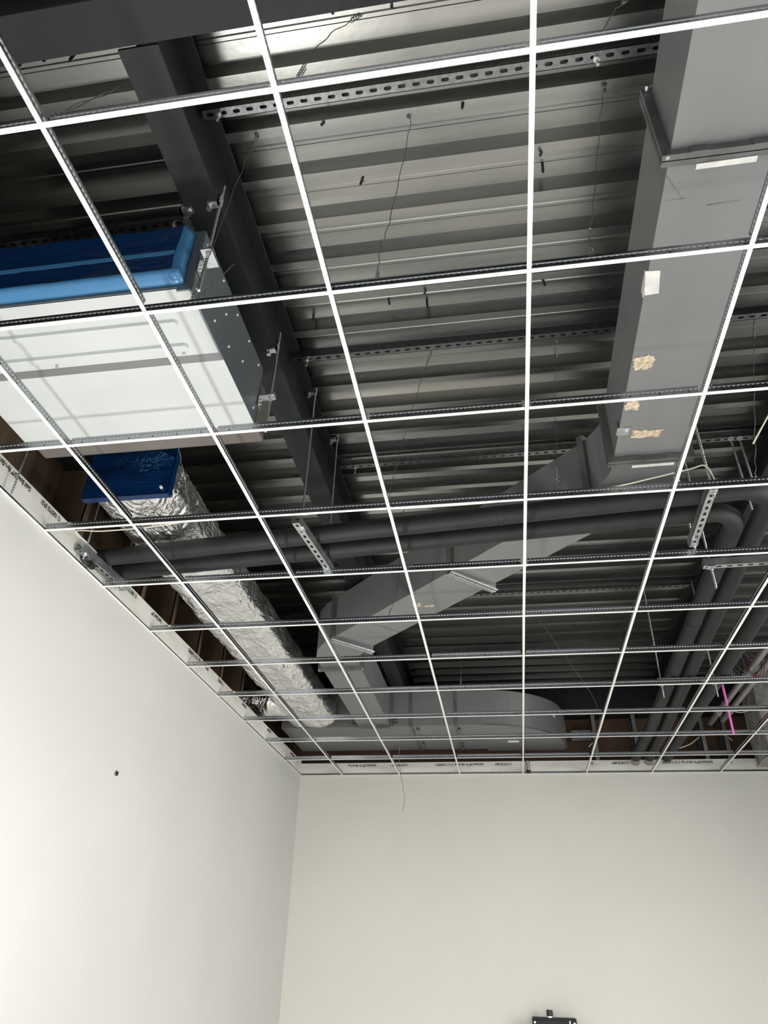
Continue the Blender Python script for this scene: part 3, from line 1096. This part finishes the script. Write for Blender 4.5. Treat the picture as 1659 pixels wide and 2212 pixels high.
# spare rods hanging from the far channels
for x, y, z0, lab in ((6.007, 4.335, .45, 'left of two threaded rods hanging in front of the right beam'),
                      (6.085, 4.335, .45, 'right of two threaded rods hanging in front of the right beam'),
                      (7.0, 3.9, .3, 'threaded rod hanging right of the right beam')):
    o = thing('rod_hanger', (x, y, z0), lab, 'hanger')
    rod_mesh(x, y, z0, 1.50).build('rod', 'zinc', o)
    mb = MB().tube([(x, y, 1.428), (x, y, 1.4335)], .026, 12)
    hexnut(mb, x, y, 1.41, 1.428, .018)
    mb.build('washer', 'zinc', o)

# ------------------------------------------------------------------ cream cable draped over the trapezes
pts = [(.30, 3.50, .17), (.382, 3.2, .10), (.64, 3.17, .066), (1.05, 3.17, .078), (1.62, 3.19, .143), (2.26, 3.24, .150), (2.42, 3.2, .134), (3.0, 3.2, .125), (3.54, 3.2, .123),
       (3.99, 3.2, .14), (4.60, 3.2, .192), (4.90, 3.2, .246), (5.20, 3.18, .298), (5.315, 3.16, .300), (5.37, 3.18, .14), (5.50, 3.25, .20)]


def smooth_path(p, n=6):
    out = []
    for i in range(len(p) - 1):
        p0, p1, p2, p3 = (Vector(p[max(0, min(len(p) - 1, i + k))]) for k in (-1, 0, 1, 2))
        for j in range(n):
            t = j / n
            out.append(.5 * ((2 * p1) + (p2 - p0) * t + (2 * p0 - 5 * p1 + 4 * p2 - p3) * t * t + (3 * p1 - p0 - 3 * p2 + p3) * t ** 3))
    out.append(Vector(p[-1]))
    return out


tag(MB().tube(smooth_path(pts), .0055, 8).build('cable', 'cable', smooth=True), 'thin cream cable strung along the near side of the black pipes', 'cable')


# ------------------------------------------------------------------ hanger wires
def wire(name, pts, label, r=.0024, twist=True, group='hanger wires'):
    path = []
    P_ = smooth_path(pts, 14)
    for i, p in enumerate(P_):
        path.append(p + Vector((.004 * math.sin(i * 1.1), .004 * math.cos(i * .9), 0)))
    mb = MB().tube(path, r, 6)
    if twist:      # twisted tail above the lower end
        e, d = P_[-1], (P_[-6] - P_[-1])
        mb.tube([e + d * t + Vector((.010 * math.cos(t * 30), .010 * math.sin(t * 30), 0)) for t in [k / 30 for k in range(31)]], r * .9, 6)
        e, d = P_[0], (P_[5] - P_[0])
        mb.tube([e + d * t + Vector((.012 * math.cos(t * 28), .012 * math.sin(t * 28), -.002)) for t in [k / 30 for k in range(31)]], r * .9, 6)
    return tag(mb.build(name, 'wire'), label, 'wire', group)


WT = 1.528
wire('hanger_wire', [(3.387, .987, WT), (3.395, 1.0, 1.42), (3.30, .99, .55), (3.25, 1.0, .30), (3.24, 1.005, .055)], 'kinked steel wire from deck to the tee left of centre, second row from near')
wire('hanger_wire', [(4.555, .974, WT), (4.50, .98, 1.3), (4.34, .99, .40), (4.30, .99, .22), (4.291, .993, .055)], 'thin steel wire hanging just left of the big duct')
wire('hanger_wire', [(4.62, .53, WT), (4.40, .24, .72), (4.30, .10, .30), (4.269, .02, .055)], 'bent steel wire at the top edge just left of the big duct')
wire('hanger_wire', [(2.43, .98, WT), (2.36, 1.0, 1.15), (2.27, 1.03, .40), (2.248, 1.01, .055)], 'slanting steel wire passing the near unit hanger')
wire('hanger_wire', [(3.20, .40, WT), (3.12, .12, .62), (3.09, -.0, .055)], 'slanting steel wire at the top centre beyond the cross beam')
wire('hanger_wire', [(3.33, 2.97, WT), (3.20, 2.95, 1.0), (3.03, 2.98, .25), (2.999, 3.0, .055)], 'long thin wire from deck to tee above the nearer black pipe')
wire('hanger_wire', [(4.352, 2.945, WT), (4.28, 2.99, .8), (4.226, 3.0, .055)], 'long thin wire just left of the duct elbow')
wire('hanger_wire', [(5.866, 2.90, WT), (5.70, 2.96, .75), (5.58, 2.99, .18), (5.553, 3.0, .055)], 'long thin wire right of the big duct, ending at a tee')
wire('hanger_wire', [(2.80, 5.25, WT), (2.78, 5.10, .62), (2.77, 5.03, .36), (2.70, 4.985, .055)], 'pale kinked wire in front of the diagonal duct')
wire('hanger_wire', [(3.30, 7.35, WT), (3.285, 7.05, .5), (3.27, 7.0, .055)], 'wire dropping to the tee beyond the diagonal duct')
wire('hanger_wire', [(4.36, 8.5, WT), (5.05, 9.0, .5), (5.05, 9.06, .055)], 'faint wire hanging in the dark beside the rounded duct end')
wire('hanger_wire', [(1.88, .52, WT), (1.95, .28, .80), (2.0, .01, .06)], 'slanting wire from the beam to the near left tee crossing')
wire('hanger_wire', [(2.0, .01, .06), (2.06, .03, .16), (2.17, .10, .42)], 'short loose wire tail sprouting from the near left tee crossing', twist=False)
wire('hanger_wire', [(2.27, 1.03, .09), (2.32, 1.04, .20), (2.42, 1.06, .40)], 'short loose wire tail by the near unit hanger', twist=False)
wire('hanger_wire', [(1.53, 2.46, .30), (1.50, 2.66, .22), (1.46, 2.95, .08)], 'taut wire in front of the blue foil duct cap', twist=False)
wire('hanger_wire', [(2.235, 9.10, .03), (2.235, 9.12, -.02), (2.24, 9.2, -.35), (2.30, 9.3, -.75), (2.27, 9.32, -.93)], 'long loose wire dangling below the grid in front of the back wall', .0035, False)

# ------------------------------------------------------------------ roofing screws through the deck
SCR = [(3.045, .401), (3.364, .42), (1.30, .394), (1.475, .406), (3.024, 1.416), (4.197, 1.337), (4.216, 1.482), (3.353, 2.327), (3.341, 2.509), (3.056, 2.342),
       (3.037, 2.469), (4.244, 2.432), (2.866, .956), (3.722, .956), (1.107, .418), (2.408, 2.541), (4.205, 3.03)]
SLAB = ['at the top centre, left of a pair', 'at the top centre, right of a pair', 'left of the beam at top left, longer of two', 'left of the beam at top left, stubby one',
        'left of centre in the second bay of the deck', 'just right of the middle tee line, upper of two', 'just right of the middle tee line, lower of two',
        'below the second cross row, right pair, upper', 'below the second cross row, right pair, lower', 'below the second cross row, left pair, upper',
        'below the second cross row, left pair, lower', 'right of the middle tee line, lone', 'beside the nearest slotted channel, left',
        'beside the nearest slotted channel, middle', 'at the far left top by the first tee line', 'beside the beam above the middle slotted channel', 'right of the middle tee line, third bay']
for (x, y), lab in zip(SCR, SLAB):
    ph = (y - .94) % .33333
    zt = DZ if ph < .064 else DZ + DEP
    L = .10 if zt > DZ else .05
    tx, ty = random.uniform(-.02, .02), random.uniform(-.02, .02)
    mb = MB().tube([(x, y, zt + .01), (x + tx * .7, y + ty * .7, zt - L * .8), (x + tx, y + ty, zt - L)], [.010, .0095, .002], 8)
    tag(mb.build('roofing_screw', 'screw'), 'dark screw tip through the deck ' + lab, 'screw', 'roofing screws through the deck')

# ------------------------------------------------------------------ right-hand clutter
for dx, lab in ((0, 'left of two steel conduits above the right pipes'), (.16, 'right of two steel conduits above the right pipes')):
    mb = MB().tube([(7.06 + dx, 6.5, .70), (7.06 + dx, 10.9 - dx, .70)], .045, 14)
    mb.tube([(7.06 + dx, 10.3, .70), (7.06 + dx, 10.42, .70)], .055, 14)
    tag(mb.build('conduit', 'conduit', smooth='auto'), lab, 'conduit', 'steel conduits')
mb = MB()
n = 14
rings = []
for i in range(n + 1):
    z = lerp(.02, 1.5, i / n)
    ring = []
    for k in range(24):
        a = 2 * math.pi * k / 24
        c, s = math.cos(a), math.sin(a)
        mm = max(abs(c), abs(s)) ** .8
        d = .03 * noise.noise(Vector((c * 2, s * 2, z * 3))) + .015 * noise.noise(Vector((c * 6, s * 6, z * 8)))
        ring.append((8.02 + (.42 + d) * c / mm, 10.60 + (.40 + d) * s / mm, z))
    rings.append(ring)
mb.loft(rings)
tag(mb.build('fireproofed_column', 'fireproof', smooth='auto'), 'rough grey fireproofed column at the far right of the back wall', 'column', None, 'thing')
tag(MB().tube([(6.83, 9.07, .003), (6.82, 9.02, .5), (6.80, 8.965, .96)], .016, 6).build('ribbon', 'pink'), 'bright pink ribbon hanging to a tee at the right', 'ribbon')
mb = MB()
for k in range(5):
    pth = []
    for i in range(33):
        a = 2 * math.pi * i / 32
        pth.append((6.80 + .05 * k + .10 * math.cos(a) * (1 + .1 * k), 8.35 + .05 * math.cos(a + k), .72 + .17 * math.sin(a) + .01 * k))
    mb.tube(pth, .005, 6)
co = tag(mb.build('wire_coil', 'wire'), 'coil of grey and red wires hung beside the right pipe', 'wire coil')
mb = MB()
for k in range(2):
    mb.tube([(7.06 + .03 * k + .10 * math.cos(2 * math.pi * i / 24), 8.35, .70 + .15 * math.sin(2 * math.pi * i / 24)) for i in range(25)], .006, 6)
mb.build('red_loop', 'red_wire', co, origin=co.location.copy())
mb = MB()
mb.box(6.88, 7.18, 8.72, 9.0, .765, .98)
tag(mb.build('junction_box', 'void', bevel=.01), 'dark junction box behind the wire coil', 'box')
for pts, lab in (([(5.15, 11.3, .45), (5.35, 11.3, .62), (5.65, 11.28, .66), (5.95, 11.3, .58)], 'pale cable arching across the brown cavity left of the pipes'),
                 ([(6.35, 11.3, .35), (6.75, 11.3, .46), (7.0, 11.3, .62), (7.25, 11.28, .68), (7.45, 11.3, .52)], 'pale cable arching across the brown cavity right of the pipes'),
                 ([(7.15, 10.1, .66), (7.35, 10.15, .63), (7.6, 10.1, .72)], 'short grey cable from the conduit to the column')):
    tag(MB().tube(smooth_path(pts, 8), .009, 8).build('cable', 'cable' if 'pale' in lab else 'conduit', smooth=True), lab, 'cable')
tag(MB().tube([(5.597, 2.97, .334), (5.755, 2.97, .573), (5.95, 2.98, .86)], .006, 8).build('cable', 'cable', smooth=True),
    'short stiff white cable slanting up beside the wire right of the big duct', 'cable')
o = thing('pipe_tag', (5.78, 3.52, .28), 'small cream plastic block where the pipes turn', 'tag')
MB().obox((5.745, 3.50, .30), (.07, .01, 0), (-.008, .05, 0), (0, 0, .07)).build('block', 'cable', o, bevel=.004)

# ------------------------------------------------------------------ printed marks on the bare board
def text(body, origin, right, up, size, parent, name='printed_lettering'):
    cu = bpy.data.curves.new(name, 'FONT')
    cu.body = body
    cu.size = size
    cu.offset = .0010
    cu.extrude = .0004
    tmp = bpy.data.objects.new('tmp', cu)
    COL.objects.link(tmp)
    dg = bpy.context.evaluated_depsgraph_get()
    me = bpy.data.meshes.new_from_object(tmp.evaluated_get(dg))
    bpy.data.objects.remove(tmp)
    right, up = Vector(right).normalized(), Vector(up).normalized()
    nrm = right.cross(up)
    mt = Matrix((right, up, nrm)).transposed().to_4x4()
    mt.translation = P(*origin) + nrm * .0006 - parent.location
    me.transform(mt @ Matrix.Diagonal((.68, 1, 1, 1)))
    me.materials.clear()
    me.materials.append(M['ink'])
    o = bpy.data.objects.new(name, me)
    COL.objects.link(o)
    o.parent = parent
    o['kind'] = 'structure'
    return o


XT = LX + .0022
for y, s in ((2.74, 'Gold Bond 5/8" Fire-Shield Type X'), (3.18, '12 10/07/25 08:56'), (3.78, 'Gold Bond'), (4.62, '12 10/07/25 08:57'), (5.22, 'Gold Bond 5/8"'),
             (6.62, '5/8" Fire-Shield Type X UL CLASSIFIED'), (7.15, '12 10/07/25'), (8.1, 'Gold Bond'), (9.3, 'Fire-Shield'), (10.75, '12 10/07/25 08:58')):
    text(s, (XT, y, .222), (0, -1, 0), (0, 0, -1), .036, wl)
YT = BY - .0022
for x, s in ((1.55, 'Gold Bond 5/8" Fire-Shield Type'), (2.10, '12 01/09/25-08:07 *'), (3.38, 'Gold Bond 5/8" Fire-Shield Type X UL CLASSIFIED >'),
             (3.85, '12 01/09/25-08:07'), (5.18, 'Gold'), (5.75, '12 01/09/25-08:07'), (7.05, 'Gold Bond 5/8" Fire-Shield Type X UL CLASSIFIED'), (7.35, '12 01/09')):
    text(s, (x, YT, .178), (-1, 0, 0), (0, 0, -1), .034, wb)

# small marks on the painted walls
mb = MB().tube([(LX, 4.972, -1.386), (LX + .02, 4.965, -1.40)], .010, 8)
mb.tube([(LX + .018, 4.965, -1.395), (LX + .024, 4.95, -1.42)], .012, 8)
tag(mb.build('wall_anchor', 'screw'), 'small dark screw left in the white left wall', 'screw')

# ------------------------------------------------------------------ black enclosure on the back wall
bx = thing('control_box', (4.19, 10.95, -4.3), 'black metal box with a cable gland on top, low on the back wall', 'box')
MB().box(3.895, 4.487, 10.90, 11.19, -4.3, -3.30).build('enclosure', 'black_box', bx, bevel=.006)
MB().box(3.915, 4.467, 10.885, 10.90, -4.28, -3.325).build('door', 'black_box', bx, bevel=.003)
for x in (3.925, 4.455):
    MB().tube([(x, 10.886, -3.355), (x, 10.876, -3.355)], .012, 10).build('screw', 'zinc', bx)
MB().box(4.39, 4.40, 10.880, 10.886, -4.2, -3.325).build('hinge', 'zinc', bx)
mb = MB()
mb.tube([(4.135, 11.0, -3.30), (4.135, 11.0, -3.285)], .055, 14)
mb.build('gland_nut', 'zinc', bx)
mb = MB()
for k in range(4):
    z = -3.285 + .018 * k
    mb.tube([(4.135, 11.0, z), (4.137, 11.0, z + .013)], .044, 14)
mb.tube([(4.135, 11.0, -3.285), (4.138, 11.0, -3.212)], .038, 14)
mb.build('gland', 'dark_rubber', bx)

# ------------------------------------------------------------------ added lamp on the floor, unseen below the frame
LMX, LMY = 1.35, 2.05
wlp = thing('added_lamp', (LMX, LMY, FL), 'added floor lamp aimed at the ceiling, unseen below the picture', 'lamp')
mb = MB()
mb.box(LMX - .35, LMX + .35, LMY - .33, LMY + .33, FL, FL + .05)
for x in (LMX - .33, LMX + .29):
    mb.box(x, x + .04, LMY - .05, LMY + .05, FL + .05, FL + .30)
mb.build('stand', 'black_box', wlp)
MB().box(LMX - .28, LMX + .28, LMY - .28, LMY + .28, FL + .18, FL + .33).build('housing', 'black_box', wlp, bevel=.01)
